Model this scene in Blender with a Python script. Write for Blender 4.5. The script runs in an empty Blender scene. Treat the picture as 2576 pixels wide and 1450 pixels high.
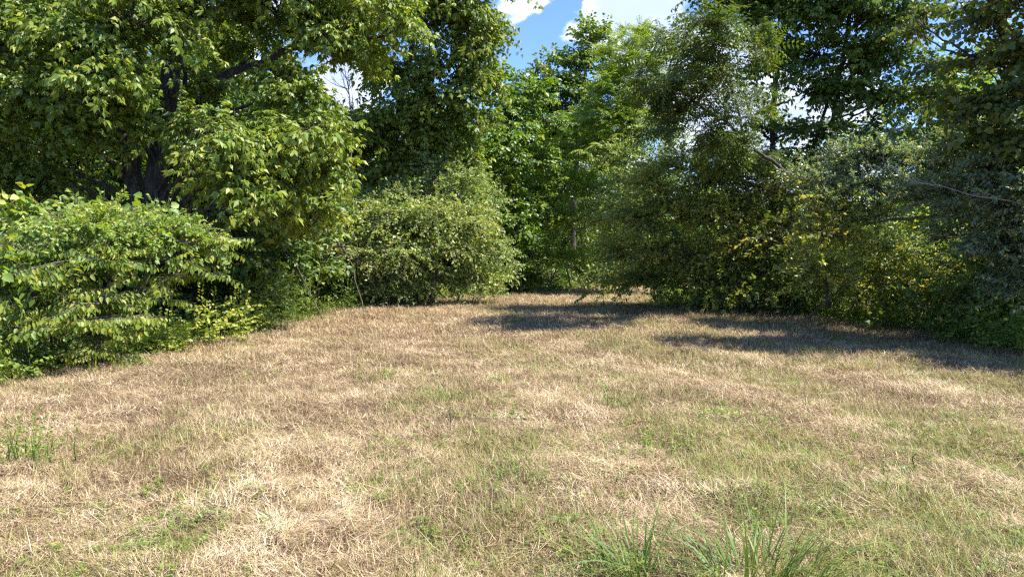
import bpy, math, random
import numpy as np
from mathutils import Vector, Matrix
random.seed(7)
C = bpy.context.scene.collection
scn = bpy.context.scene

# ------------------------------------------------------------------ camera
FPX = 1839.0                       # focal length in pixels of a 2576 px wide frame
EYE = 1.6
PITCH = math.radians(3.27)
cam_d = bpy.data.cameras.new('camera'); cam = bpy.data.objects.new('camera', cam_d); C.objects.link(cam)
cam.location = (0, 0, EYE); cam.rotation_euler = (math.pi/2 - PITCH, 0, 0)
cam_d.sensor_width = 36; cam_d.lens = 36*FPX/2576; cam_d.clip_start = 0.05; cam_d.clip_end = 3000
scn.camera = cam

# ------------------------------------------------------------------ sky, clouds, sun
SUN_AZ, SUN_EL = math.radians(104), math.radians(57)     # azimuth clockwise from +Y
world = bpy.data.worlds.new('World'); scn.world = world; world.use_nodes = True
def build_world():
    nt = world.node_tree; N = nt.nodes; L = nt.links
    for n in list(N): N.remove(n)
    out = N.new('ShaderNodeOutputWorld'); bg = N.new('ShaderNodeBackground')
    sky = N.new('ShaderNodeTexSky'); sky.sky_type = 'NISHITA'; sky.sun_disc = False
    sky.sun_elevation = SUN_EL; sky.sun_rotation = SUN_AZ
    sky.altitude = 200; sky.air_density = 1.0; sky.dust_density = 0.1; sky.ozone_density = 4.0
    tc = N.new('ShaderNodeTexCoord')
    def math_(op, a, b=None, c=None, clamp=False):
        n = N.new('ShaderNodeMath'); n.operation = op; n.use_clamp = clamp
        for i, v in enumerate((a, b, c)):
            if v is None: continue
            if isinstance(v, (int, float)): n.inputs[i].default_value = v
            else: L.new(v, n.inputs[i])
        return n.outputs[0]
    def noise(scale, detail, rough, off=0.0):
        mp = N.new('ShaderNodeMapping'); L.new(tc.outputs['Generated'], mp.inputs[0]); mp.inputs['Location'].default_value = (off, off*.7, off*1.3)
        mp.inputs['Scale'].default_value = (1, 1, 1.25)
        n = N.new('ShaderNodeTexNoise'); n.inputs['Scale'].default_value = scale; n.inputs['Detail'].default_value = detail
        n.inputs['Roughness'].default_value = rough; L.new(mp.outputs[0], n.inputs['Vector']); return n.outputs['Fac']
    # cumulus blobs: direction given as (tangent of azimuth, slope above the horizon, angular radius)
    blobs = [(.088,.292,.020),(.148,.305,.055),(.195,.325,.040),(.170,.255,.052),(.215,.275,.042),(.262,.262,.036),(.31,.25,.05),(.34,.17,.075),(.25,.185,.07),(.18,.19,.04),
             (.254,.327,.007),(.005,.335,.033),(.033,.330,.020),(-.004,.302,.012),(.023,.228,.011),(-.227,.215,.05),(-.40,.26,.06),(-.33,.36,.05),(.45,.20,.05),(.42,.05,.09),(.0,.05,.06),(.13,.08,.07),
             (1.6,.6,.25),(-1.7,.5,.28),(-.5,1.1,.25),(.7,1.6,.2),(-3,.9,.3)]
    acc = None
    for a, e, r in blobs:
        d = Vector((a, 1, e)).normalized()
        vm = N.new('ShaderNodeVectorMath'); vm.operation = 'DISTANCE'; L.new(tc.outputs['Generated'], vm.inputs[0]); vm.inputs[1].default_value = d
        v = math_('DIVIDE', math_('SUBTRACT', r, vm.outputs['Value']), 0.03)
        acc = v if acc is None else math_('SMOOTH_MAX', acc, v, 0.35)
    n1 = noise(26, 7, .6); n2 = noise(60, 4, .55, 3.0)
    f = math_('ADD', acc, math_('MULTIPLY', math_('SUBTRACT', n1, .5), 1.9))
    f = math_('ADD', f, math_('MULTIPLY', math_('SUBTRACT', n2, .5), 0.6))
    mr = N.new('ShaderNodeMapRange'); mr.interpolation_type = 'SMOOTHSTEP'; L.new(f, mr.inputs['Value'])
    mr.inputs['From Min'].default_value = 0.0; mr.inputs['From Max'].default_value = 0.40
    n3 = noise(14, 5, .55, 8.0)
    sh = N.new('ShaderNodeMapRange'); sh.interpolation_type = 'SMOOTHSTEP'
    L.new(math_('ADD', n3, math_('MULTIPLY', f, .12)), sh.inputs['Value']); sh.inputs['From Min'].default_value = .45; sh.inputs['From Max'].default_value = .72
    ccol = N.new('ShaderNodeMix'); ccol.data_type = 'RGBA'; L.new(sh.outputs[0], ccol.inputs[0])
    ccol.inputs[6].default_value = (5.5, 5.9, 6.7, 1); ccol.inputs[7].default_value = (3.5, 4.2, 5.8, 1)
    mx = N.new('ShaderNodeMix'); mx.data_type = 'RGBA'; L.new(mr.outputs[0], mx.inputs[0]); tint = N.new('ShaderNodeMix'); tint.data_type = 'RGBA'; tint.blend_type = 'MULTIPLY'; tint.inputs[0].default_value = 1; L.new(sky.outputs[0], tint.inputs[6]); tint.inputs[7].default_value = (.86, .98, 1.38, 1)
    L.new(tint.outputs[2], mx.inputs[6]); L.new(ccol.outputs[2], mx.inputs[7])
    L.new(mx.outputs[2], bg.inputs[0]); bg.inputs[1].default_value = 0.10; L.new(bg.outputs[0], out.inputs[0])
build_world()
sd = bpy.data.lights.new('sun', 'SUN'); sd.energy = 4.9; sd.angle = math.radians(.53); sd.color = (1.0, .955, .88)
sun = bpy.data.objects.new('sun', sd); C.objects.link(sun)
SUNV = Vector((math.sin(SUN_AZ)*math.cos(SUN_EL), math.cos(SUN_AZ)*math.cos(SUN_EL), math.sin(SUN_EL)))
sun.rotation_euler = SUNV.to_track_quat('Z', 'Y').to_euler(); sun.location = SUNV*60
scn.view_settings.view_transform = 'Standard'; scn.view_settings.look = 'None'
scn.view_settings.exposure = 1.22; scn.view_settings.gamma = 1.0
cy = scn.cycles; cy.max_bounces = 7; cy.diffuse_bounces = 4; cy.transmission_bounces = 4; cy.glossy_bounces = 2; cy.transparent_max_bounces = 4
cy.sample_clamp_indirect = 6.0; cy.caustics_reflective = False; cy.caustics_refractive = False
cy.use_denoising = False; scn.cycles.pixel_filter_type = 'BLACKMAN_HARRIS'; scn.cycles.filter_width = 1.3

# ------------------------------------------------------------------ helpers
def at(px, py, d):
    """A point d metres down the field (world y = d) on the sight line through a pixel of the 2576 px frame."""
    u, v = (px-1288)/FPX, (725-py)/FPX
    c, s = math.cos(PITCH), math.sin(PITCH)
    dy, dz = c + v*s, -s + v*c
    k = d/dy
    return np.array([u*k, d, EYE + dz*k])

def gnoise(x, y, sc, seed):
    """value noise in [0,1], vectorised"""
    x = np.asarray(x)/sc; y = np.asarray(y)/sc
    xi = np.floor(x).astype(np.int64); yi = np.floor(y).astype(np.int64); fx = x-xi; fy = y-yi
    fx = fx*fx*(3-2*fx); fy = fy*fy*(3-2*fy)
    def h(a, b):
        n = (a*374761393 + b*668265263 + seed*982451653) & 0xffffffff
        n = ((n ^ (n >> 13))*1274126177) & 0xffffffff
        return ((n ^ (n >> 16)) & 0xffff)/65535.0
    return (h(xi, yi)*(1-fx)+h(xi+1, yi)*fx)*(1-fy) + (h(xi, yi+1)*(1-fx)+h(xi+1, yi+1)*fx)*fy
def fbm(x, y, sc, seed, o=3):
    s = 0; a = 1; t = 0
    for i in range(o): s = s + a*gnoise(x, y, sc/2**i, seed+i*17); t += a; a *= .5
    return s/t

# outline of the mown field (metres)
FIELD = [(-9.5,-14),(-7.2,2),(-6.35,5.5),(-5.95,8.4),(-5.3,11.0),(-5.2,14.0),(-4.8,18.0),(-3.4,21.6),(-.6,24.6),(2.2,27.6),(5,30.0),(9,33),(22,36),(22,29),(12,25.5),
         (7.0,24.0),(4.6,23.0),(4.1,20.6),(5.0,18.2),(7.0,16.2),(7.7,14.0),(7.6,11.8),(7.9,10.0),(9.5,7.0),(12,3),(14,-14)]
def field_sd(x, y):
    """signed distance to the field outline, positive inside"""
    x = np.asarray(x, float); y = np.asarray(y, float)
    P = np.array(FIELD); Q = np.roll(P, -1, 0); best = np.full(x.shape, 1e9); ins = np.zeros(x.shape, bool)
    for (ax, ay), (bx, by) in zip(P, Q):
        dx, dy = bx-ax, by-ay; t = np.clip(((x-ax)*dx+(y-ay)*dy)/(dx*dx+dy*dy), 0, 1)
        best = np.minimum(best, np.hypot(x-ax-t*dx, y-ay-t*dy))
        with np.errstate(divide='ignore', invalid='ignore'):
            c = ((ay > y) != (by > y)) & (x < (bx-ax)*(y-ay)/((by-ay) if by != ay else 1e-9)+ax)
        ins ^= c
    return np.where(ins, best, -best)
def ground_z(x, y):
    x = np.asarray(x, float); y = np.asarray(y, float)
    r = np.hypot(x, y); k = np.clip(1-r/70, 0, 1)
    z = (fbm(x, y, 5.0, 3, 3)-.5)*.16*k + ((fbm(x, y, .5, 9, 3)-.5)*.12+(gnoise(x, y, .16, 10)-.5)*.03)*np.clip(1-r/28, 0, 1)
    far = np.clip((r-60)/300, 0, 1)
    return z + far*far*3.0

def link(name, me, parent=None, mat=None):
    o = bpy.data.objects.new(name, me); C.objects.link(o)
    if parent is not None: o.parent = parent
    if mat is not None: me.materials.append(mat)
    return o
def tag(o, label=None, cat=None, group=None, kind=None):
    if label: o['label'] = label
    if cat: o['category'] = cat
    if group: o['group'] = group
    if kind: o['kind'] = kind
    return o
def mesh_np(name, V, F, tint=None, smooth=False):
    """V (n,3); F list of arrays of equal-length polygons [(m,k), ...]"""
    me = bpy.data.meshes.new(name)
    V = np.ascontiguousarray(V, dtype=np.float32)
    me.vertices.add(len(V)); me.vertices.foreach_set('co', V.ravel())
    loops = np.concatenate([f.ravel() for f in F]).astype(np.int32)
    sizes = np.concatenate([np.full(len(f), f.shape[1]) for f in F]).astype(np.int32)
    starts = np.concatenate([[0], np.cumsum(sizes)[:-1]]).astype(np.int32)
    me.loops.add(len(loops)); me.loops.foreach_set('vertex_index', loops)
    me.polygons.add(len(sizes)); me.polygons.foreach_set('loop_start', starts)
    if tint is not None:
        a = me.attributes.new('tint', 'FLOAT', 'POINT'); a.data.foreach_set('value', np.ascontiguousarray(tint, dtype=np.float32))
    me.update(calc_edges=True)
    if smooth: me.polygons.foreach_set('use_smooth', np.ones(len(sizes), bool))
    return me

def tubes(paths, rads, n=6):
    """tapered tubes; paths (m,k,3), rads (m,k) -> V, F quads"""
    P = np.asarray(paths, float); R = np.asarray(rads, float); m, k, _ = P.shape
    T = np.gradient(P, axis=1); T /= np.linalg.norm(T, axis=2, keepdims=True)+1e-9
    ref = np.where(np.abs(T[..., 2:3]) > .9, np.array([1., 0, 0]), np.array([0, 0, 1.]))
    ref = np.repeat(ref[:, :1], k, 1)
    A = np.cross(T, ref); A /= np.linalg.norm(A, axis=2, keepdims=True)+1e-9; B = np.cross(T, A)
    th = np.arange(n)*2*math.pi/n
    V = P[:, :, None]+R[:, :, None, None]*(A[:, :, None]*np.cos(th)[:, None]+B[:, :, None]*np.sin(th)[:, None])
    idx = np.arange(m*k*n).reshape(m, k, n)
    a = idx[:, :-1]; b = idx[:, 1:]
    F = np.stack([a, np.roll(a, -1, 2), np.roll(b, -1, 2), b], -1).reshape(-1, 4)
    return V.reshape(-1, 3), F
def smooth_path(pts, rad, n=14):
    """Catmull-Rom through pts, with radii"""
    P = np.array(pts, float); r = np.array(rad, float)
    P = np.vstack([2*P[0]-P[1], P, 2*P[-1]-P[-2]]); r = np.concatenate([[r[0]], r, [r[-1]]])
    t = np.linspace(0, len(pts)-1, n); i = np.minimum(t.astype(int), len(pts)-2); f = (t-i)[:, None]
    p0, p1, p2, p3 = P[i], P[i+1], P[i+2], P[i+3]
    out = .5*((2*p1)+(p2-p0)*f+(2*p0-5*p1+4*p2-p3)*f**2+(3*p1-p0-3*p2+p3)*f**3)
    f = f[:, 0]; rr = r[i+1]*(1-f)+r[i+2]*f
    return out, rr

# ------------------------------------------------------------------ materials
def new_mat(name):
    m = bpy.data.materials.new(name); m.use_nodes = True; nt = m.node_tree
    for n in list(nt.nodes): nt.nodes.remove(n)
    return m, nt, nt.nodes, nt.links
def ramp_mat(name, stops, trans=.42, tcol=(1.35, 1.4, .5), gloss=.8, rough=.5, interp='LINEAR'):
    """thin leaf or blade: colour from the per-leaf 'tint', light passes through"""
    m, nt, N, L = new_mat(name)
    at_ = N.new('ShaderNodeAttribute'); at_.attribute_name = 'tint'
    cr = N.new('ShaderNodeValToRGB'); L.new(at_.outputs['Fac'], cr.inputs[0]); cr.color_ramp.interpolation = interp
    e = cr.color_ramp.elements
    e[0].position = stops[0][0]; e[0].color = (*stops[0][1], 1); e[1].position = stops[-1][0]; e[1].color = (*stops[-1][1], 1)
    for p, c in stops[1:-1]:
        x = e.new(p); x.color = (*c, 1)
    df = N.new('ShaderNodeBsdfDiffuse'); tr = N.new('ShaderNodeBsdfTranslucent'); gl = N.new('ShaderNodeBsdfGlossy')
    gl.inputs['Roughness'].default_value = rough; gl.inputs['Color'].default_value = (.9, .95, 1, 1)
    L.new(cr.outputs[0], df.inputs[0])
    mu = N.new('ShaderNodeMix'); mu.data_type = 'RGBA'; mu.blend_type = 'MULTIPLY'; mu.inputs[0].default_value = 1
    L.new(cr.outputs[0], mu.inputs[6]); mu.inputs[7].default_value = (*tcol, 1); L.new(mu.outputs[2], tr.inputs[0])
    m1 = N.new('ShaderNodeMixShader'); m1.inputs[0].default_value = trans; L.new(df.outputs[0], m1.inputs[1]); L.new(tr.outputs[0], m1.inputs[2])
    lw = N.new('ShaderNodeLayerWeight'); lw.inputs[0].default_value = .25
    mg = N.new('ShaderNodeMath'); mg.operation = 'MULTIPLY_ADD'; L.new(lw.outputs['Facing'], mg.inputs[0]); mg.inputs[1].default_value = gloss*.08; mg.inputs[2].default_value = gloss*.032
    m2 = N.new('ShaderNodeMixShader'); L.new(mg.outputs[0], m2.inputs[0]); L.new(m1.outputs[0], m2.inputs[1]); L.new(gl.outputs[0], m2.inputs[2])
    out = N.new('ShaderNodeOutputMaterial'); L.new(m2.outputs[0], out.inputs[0]); return m
def bark_mat(name, c1, c2, scale=9.0, bump=.6):
    m, nt, N, L = new_mat(name)
    tc = N.new('ShaderNodeTexCoord'); mp = N.new('ShaderNodeMapping'); L.new(tc.outputs['Object'], mp.inputs[0]); mp.inputs['Scale'].default_value = (1, 1, .16)
    n = N.new('ShaderNodeTexNoise'); n.inputs['Scale'].default_value = scale; n.inputs['Detail'].default_value = 6; n.inputs['Roughness'].default_value = .65; L.new(mp.outputs[0], n.inputs['Vector'])
    v = N.new('ShaderNodeTexVoronoi'); v.feature = 'DISTANCE_TO_EDGE'; v.inputs['Scale'].default_value = scale*1.9; L.new(mp.outputs[0], v.inputs['Vector'])
    mx = N.new('ShaderNodeMath'); mx.operation = 'MULTIPLY_ADD'; L.new(v.outputs[0], mx.inputs[0]); mx.inputs[1].default_value = .9; L.new(n.outputs[0], mx.inputs[2])
    cr = N.new('ShaderNodeValToRGB'); L.new(mx.outputs[0], cr.inputs[0]); cr.color_ramp.elements[0].position = .38; cr.color_ramp.elements[1].position = .85
    cr.color_ramp.elements[0].color = (*c1, 1); cr.color_ramp.elements[1].color = (*c2, 1)
    b = N.new('ShaderNodeBump'); b.inputs['Strength'].default_value = bump; b.inputs['Distance'].default_value = .04; L.new(mx.outputs[0], b.inputs['Height'])
    p = N.new('ShaderNodeBsdfPrincipled'); p.inputs['Roughness'].default_value = .9; L.new(cr.outputs[0], p.inputs['Base Color']); L.new(b.outputs[0], p.inputs['Normal'])
    out = N.new('ShaderNodeOutputMaterial'); L.new(p.outputs[0], out.inputs[0]); return m
BARK = bark_mat('bark_dark', (.018, .015, .013), (.12, .10, .085))
STEM = bark_mat('bark_shrub', (.05, .038, .028), (.22, .18, .14), 22, .3)
PALE = bark_mat('bark_dead', (.20, .17, .13), (.42, .37, .30), 25, .2)

LM = {
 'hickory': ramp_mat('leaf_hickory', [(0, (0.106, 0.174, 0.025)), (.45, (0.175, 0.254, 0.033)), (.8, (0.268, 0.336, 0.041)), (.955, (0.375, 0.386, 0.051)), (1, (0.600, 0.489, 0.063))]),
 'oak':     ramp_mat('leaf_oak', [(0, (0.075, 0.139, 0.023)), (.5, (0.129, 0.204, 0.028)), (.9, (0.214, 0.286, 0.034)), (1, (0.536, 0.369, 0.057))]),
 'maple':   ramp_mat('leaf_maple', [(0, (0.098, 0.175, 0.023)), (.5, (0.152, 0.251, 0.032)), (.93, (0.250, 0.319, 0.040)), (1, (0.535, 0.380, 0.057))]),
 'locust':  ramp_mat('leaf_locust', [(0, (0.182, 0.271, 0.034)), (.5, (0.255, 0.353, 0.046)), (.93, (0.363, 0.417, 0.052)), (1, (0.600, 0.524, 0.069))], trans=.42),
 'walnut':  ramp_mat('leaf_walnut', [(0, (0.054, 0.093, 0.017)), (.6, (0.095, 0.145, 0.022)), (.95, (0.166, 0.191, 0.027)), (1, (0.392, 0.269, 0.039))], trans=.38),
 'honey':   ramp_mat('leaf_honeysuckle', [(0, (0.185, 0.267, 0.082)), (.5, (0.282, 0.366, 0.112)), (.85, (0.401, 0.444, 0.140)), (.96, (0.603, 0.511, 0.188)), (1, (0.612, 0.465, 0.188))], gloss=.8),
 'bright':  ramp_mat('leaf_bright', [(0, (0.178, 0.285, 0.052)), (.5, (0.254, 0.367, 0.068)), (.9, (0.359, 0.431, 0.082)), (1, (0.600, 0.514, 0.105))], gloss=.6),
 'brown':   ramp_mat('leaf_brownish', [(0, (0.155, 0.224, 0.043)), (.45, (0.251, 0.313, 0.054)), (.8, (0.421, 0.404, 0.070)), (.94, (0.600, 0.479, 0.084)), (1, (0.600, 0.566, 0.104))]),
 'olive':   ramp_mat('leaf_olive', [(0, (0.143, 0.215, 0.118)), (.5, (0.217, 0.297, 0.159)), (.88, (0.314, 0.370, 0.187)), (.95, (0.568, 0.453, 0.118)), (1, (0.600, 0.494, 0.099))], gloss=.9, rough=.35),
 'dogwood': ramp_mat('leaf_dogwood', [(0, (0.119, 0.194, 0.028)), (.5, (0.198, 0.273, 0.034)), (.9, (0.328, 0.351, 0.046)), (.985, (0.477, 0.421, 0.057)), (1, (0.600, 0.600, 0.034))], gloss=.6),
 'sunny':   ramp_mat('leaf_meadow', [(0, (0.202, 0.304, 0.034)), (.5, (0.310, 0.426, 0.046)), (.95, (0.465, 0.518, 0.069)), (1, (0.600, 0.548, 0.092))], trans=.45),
 'weed':    ramp_mat('leaf_weed', [(0, (0.116, 0.193, 0.028)), (.5, (0.204, 0.301, 0.039)), (.9, (0.349, 0.386, 0.057)), (1, (0.600, 0.503, 0.103))]),
}
STRAW = ramp_mat('dry_blade', [(0, (.09, .055, .028)), (.2, (.24, .150, .075)), (.5, (.50, .365, .195)), (.8, (.66, .515, .315)), (1, (.73, .61, .42))], trans=.10, tcol=(1, .95, .8), gloss=.45, rough=.45)
GREEN = ramp_mat('green_blade', [(0, (.060, .140, .022)), (.4, (.205, .245, .052)), (.75, (.38, .35, .11)), (1, (.52, .45, .22))], trans=.25, gloss=.5)

# ------------------------------------------------------------------ leaf sprays
rngT = np.random.default_rng(11)
def nrm(v): return v/(np.linalg.norm(v)+1e-9)
def leaf(o, d, n, L, W, hexa=False, fold=.22, curl=.15):
    d = nrm(d); n = nrm(n-d*np.dot(n, d)); s = np.cross(n, d)
    tip = o+d*L-n*L*curl
    if hexa:
        a, b = o+d*L*.28+n*fold*W*.5, o+d*L*.66+n*fold*W*.5-n*L*curl*.4
        return [o, a+s*W*.5, b+s*W*.40, tip, b-s*W*.40, a-s*W*.5]
    m = o+d*L*.42+n*fold*W*.5
    return [o, m+s*W*.5, tip, m-s*W*.5]
def spray(kind):
    r = rngT; out = []; R = lambda s=1.: r.normal(0, s, 3)
    if kind == 'compound':            # five-leaflet leaves, hanging
        n = r.integers(5, 8); tw = .45
        for i in range(n):
            t = (i+.6)/n; o = np.array([tw*t, 0, -.10*t*t]); a = (1 if i % 2 else -1)*(.9-.4*t)+r.normal(0, .25)
            d = nrm(np.array([math.cos(a), math.sin(a), .05+r.normal(0, .25)])); pl = r.uniform(.07, .13); e = o+d*pl
            nn = nrm(np.array([0, 0, 1.])+R(.3)); s = np.cross(nn, d)
            for k, ang in enumerate((0, .8, -.8, 1.5, -1.5)):
                dd = d*math.cos(ang)+s*math.sin(ang)+np.array([0, 0, -r.uniform(.35, 1.5)])
                L = (.135, .12, .12, .085, .085)[k]*r.uniform(.8, 1.15)
                out.append(leaf(e, dd, nn+R(.65), L, L*.42))
    elif kind == 'simple':            # small paired leaves on a thin twig
        n = r.integers(15, 20); tw = .42
        for i in range(n):
            t = (i+.5)/n; o = np.array([tw*t, 0, -.06*t*t]); a = r.uniform(0, 6.28)
            d = np.array([.5, math.cos(a), math.sin(a)*.7-.15]); L = .062*r.uniform(.7, 1.2)
            out.append(leaf(o, d, np.array([0, 0, 1.])+R(.9), L, L*.52))
    elif kind == 'broad':             # wide leaves
        n = r.integers(9, 13); tw = .45
        for i in range(n):
            t = (i+.5)/n; a = (1 if i % 2 else -1)*r.uniform(.5, 1.2); o = np.array([tw*t, 0, -.05*t])
            d = np.array([math.cos(a), math.sin(a), r.normal(-.55, .4)]); o = o+nrm(d)*.04; L = .115*r.uniform(.75, 1.15)
            out.append(leaf(o, d, np.array([0, 0, 1.])+R(.6), L, L*.78, True))
    elif kind == 'pinnate':           # long fronds of paired leaflets, drooping
        for q in range(r.integers(4, 6)):
            a = r.uniform(-1.3, 1.3); d = nrm(np.array([math.cos(a), math.sin(a), r.uniform(-.1, .5)])); o = np.array([.30*r.uniform(.2, 1), 0, 0.])
            nn = nrm(np.array([0, 0, 1.])+R(.25)); s = np.cross(nn, d); fl = r.uniform(.28, .42)
            for i in range(6):
                t = (i+1.2)/7; p = o+d*fl*t+np.array([0, 0, -.22*fl*t*t*2])
                for sg in (-1, 1):
                    dd = s*sg+d*.45+np.array([0, 0, -.45+r.normal(0, .12)]); L = .075*r.uniform(.85, 1.1)*(1.1-.35*abs(t-.5))
                    out.append(leaf(p, dd, nn+R(.15), L, L*.38))
            out.append(leaf(o+d*fl+np.array([0, 0, -.44*fl]), d+np.array([0, 0, -.6]), nn, .07, .028))
    elif kind == 'droop':             # flat twig with leaves hanging straight down from it
        n = r.integers(11, 15); tw = .42
        for i in range(n):
            t = (i+.5)/n; sg = 1 if i % 2 else -1; o = np.array([tw*t, sg*.03, -.02*t])
            d = np.array([.35+r.normal(0, .15), sg*r.uniform(.25, .8), -r.uniform(.5, 1.3)]); L = .082*r.uniform(.75, 1.15)
            out.append(leaf(o, d, np.array([.3, sg*.7, .8])+R(.25), L, L*.52, True, fold=.3))
    elif kind == 'narrow':            # olive: narrow leaves, rather upright twig
        n = r.integers(16, 21); tw = .40
        for i in range(n):
            t = (i+.5)/n; a = r.uniform(0, 6.28); o = np.array([tw*t, 0, .03*t])
            d = np.array([.7, math.cos(a), math.sin(a)]); L = .064*r.uniform(.7, 1.2)
            out.append(leaf(o, d, R(1.)+np.array([0, 0, .9]), L, L*.40))
    elif kind == 'far':               # distant crowns: fewer, larger leaves
        n = 12
        for i in range(n):
            o = r.normal(0, .16, 3)+np.array([.2, 0, 0]); d = R(1.)+np.array([.5, 0, -.4]); L = .17*r.uniform(.7, 1.2)
            out.append(leaf(o, d, np.array([0, 0, 1.])+R(.6), L, L*.55))
    return np.array(out)              # (n, 4 or 6, 3)
TPL = {k: [spray(k) for _ in range(7)] for k in ('compound', 'simple', 'broad', 'pinnate', 'droop', 'narrow', 'far')}

class Leaves:
    def __init__(s): s.V4 = []; s.T4 = []; s.V6 = []; s.T6 = []
    def add(s, kind, P, D, U, S, tint, rng, var=.22):
        """place sprays: positions, forward, up, scale, tint"""
        X = D/(np.linalg.norm(D, axis=1, keepdims=True)+1e-9)
        Y = np.cross(U, X); Y /= np.linalg.norm(Y, axis=1, keepdims=True)+1e-9; Z = np.cross(X, Y)
        M = np.stack([X, Y, Z], 1)*S[:, None, None]          # rows are axes
        which = rng.integers(0, 7, len(P))
        for k in range(7):
            ii = np.nonzero(which == k)[0]
            if not len(ii): continue
            T = TPL[kind][k]; nl, nv, _ = T.shape
            W = np.einsum('ka,pab->pkb', T.reshape(-1, 3), M[ii])+P[ii][:, None]
            tt = np.clip(tint[ii][:, None]+rng.normal(0, var, (len(ii), nl)), 0, .94)
            odd = rng.random(tt.shape) < .02; tt = np.where(odd, rng.uniform(.95, 1, tt.shape), tt)
            tt = np.repeat(tt, nv, 1).ravel()
            (s.V4 if nv == 4 else s.V6).append(W.reshape(-1, 3)); (s.T4 if nv == 4 else s.T6).append(tt)
    def mesh(s, name):
        V = []; T = []; F = []; off = 0
        if s.V4:
            v = np.concatenate(s.V4); V.append(v); T += s.T4; F.append(np.arange(len(v)).reshape(-1, 4)); off = len(v)
        if s.V6:
            v = np.concatenate(s.V6); V.append(v); T += s.T6; b = np.arange(len(v)).reshape(-1, 6)+off
            F.append(np.concatenate([b[:, [0, 1, 2, 3]], b[:, [3, 4, 5, 0]]]))
        return mesh_np(name, np.concatenate(V), F, np.concatenate(T))
NLEAF = [0]

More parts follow.
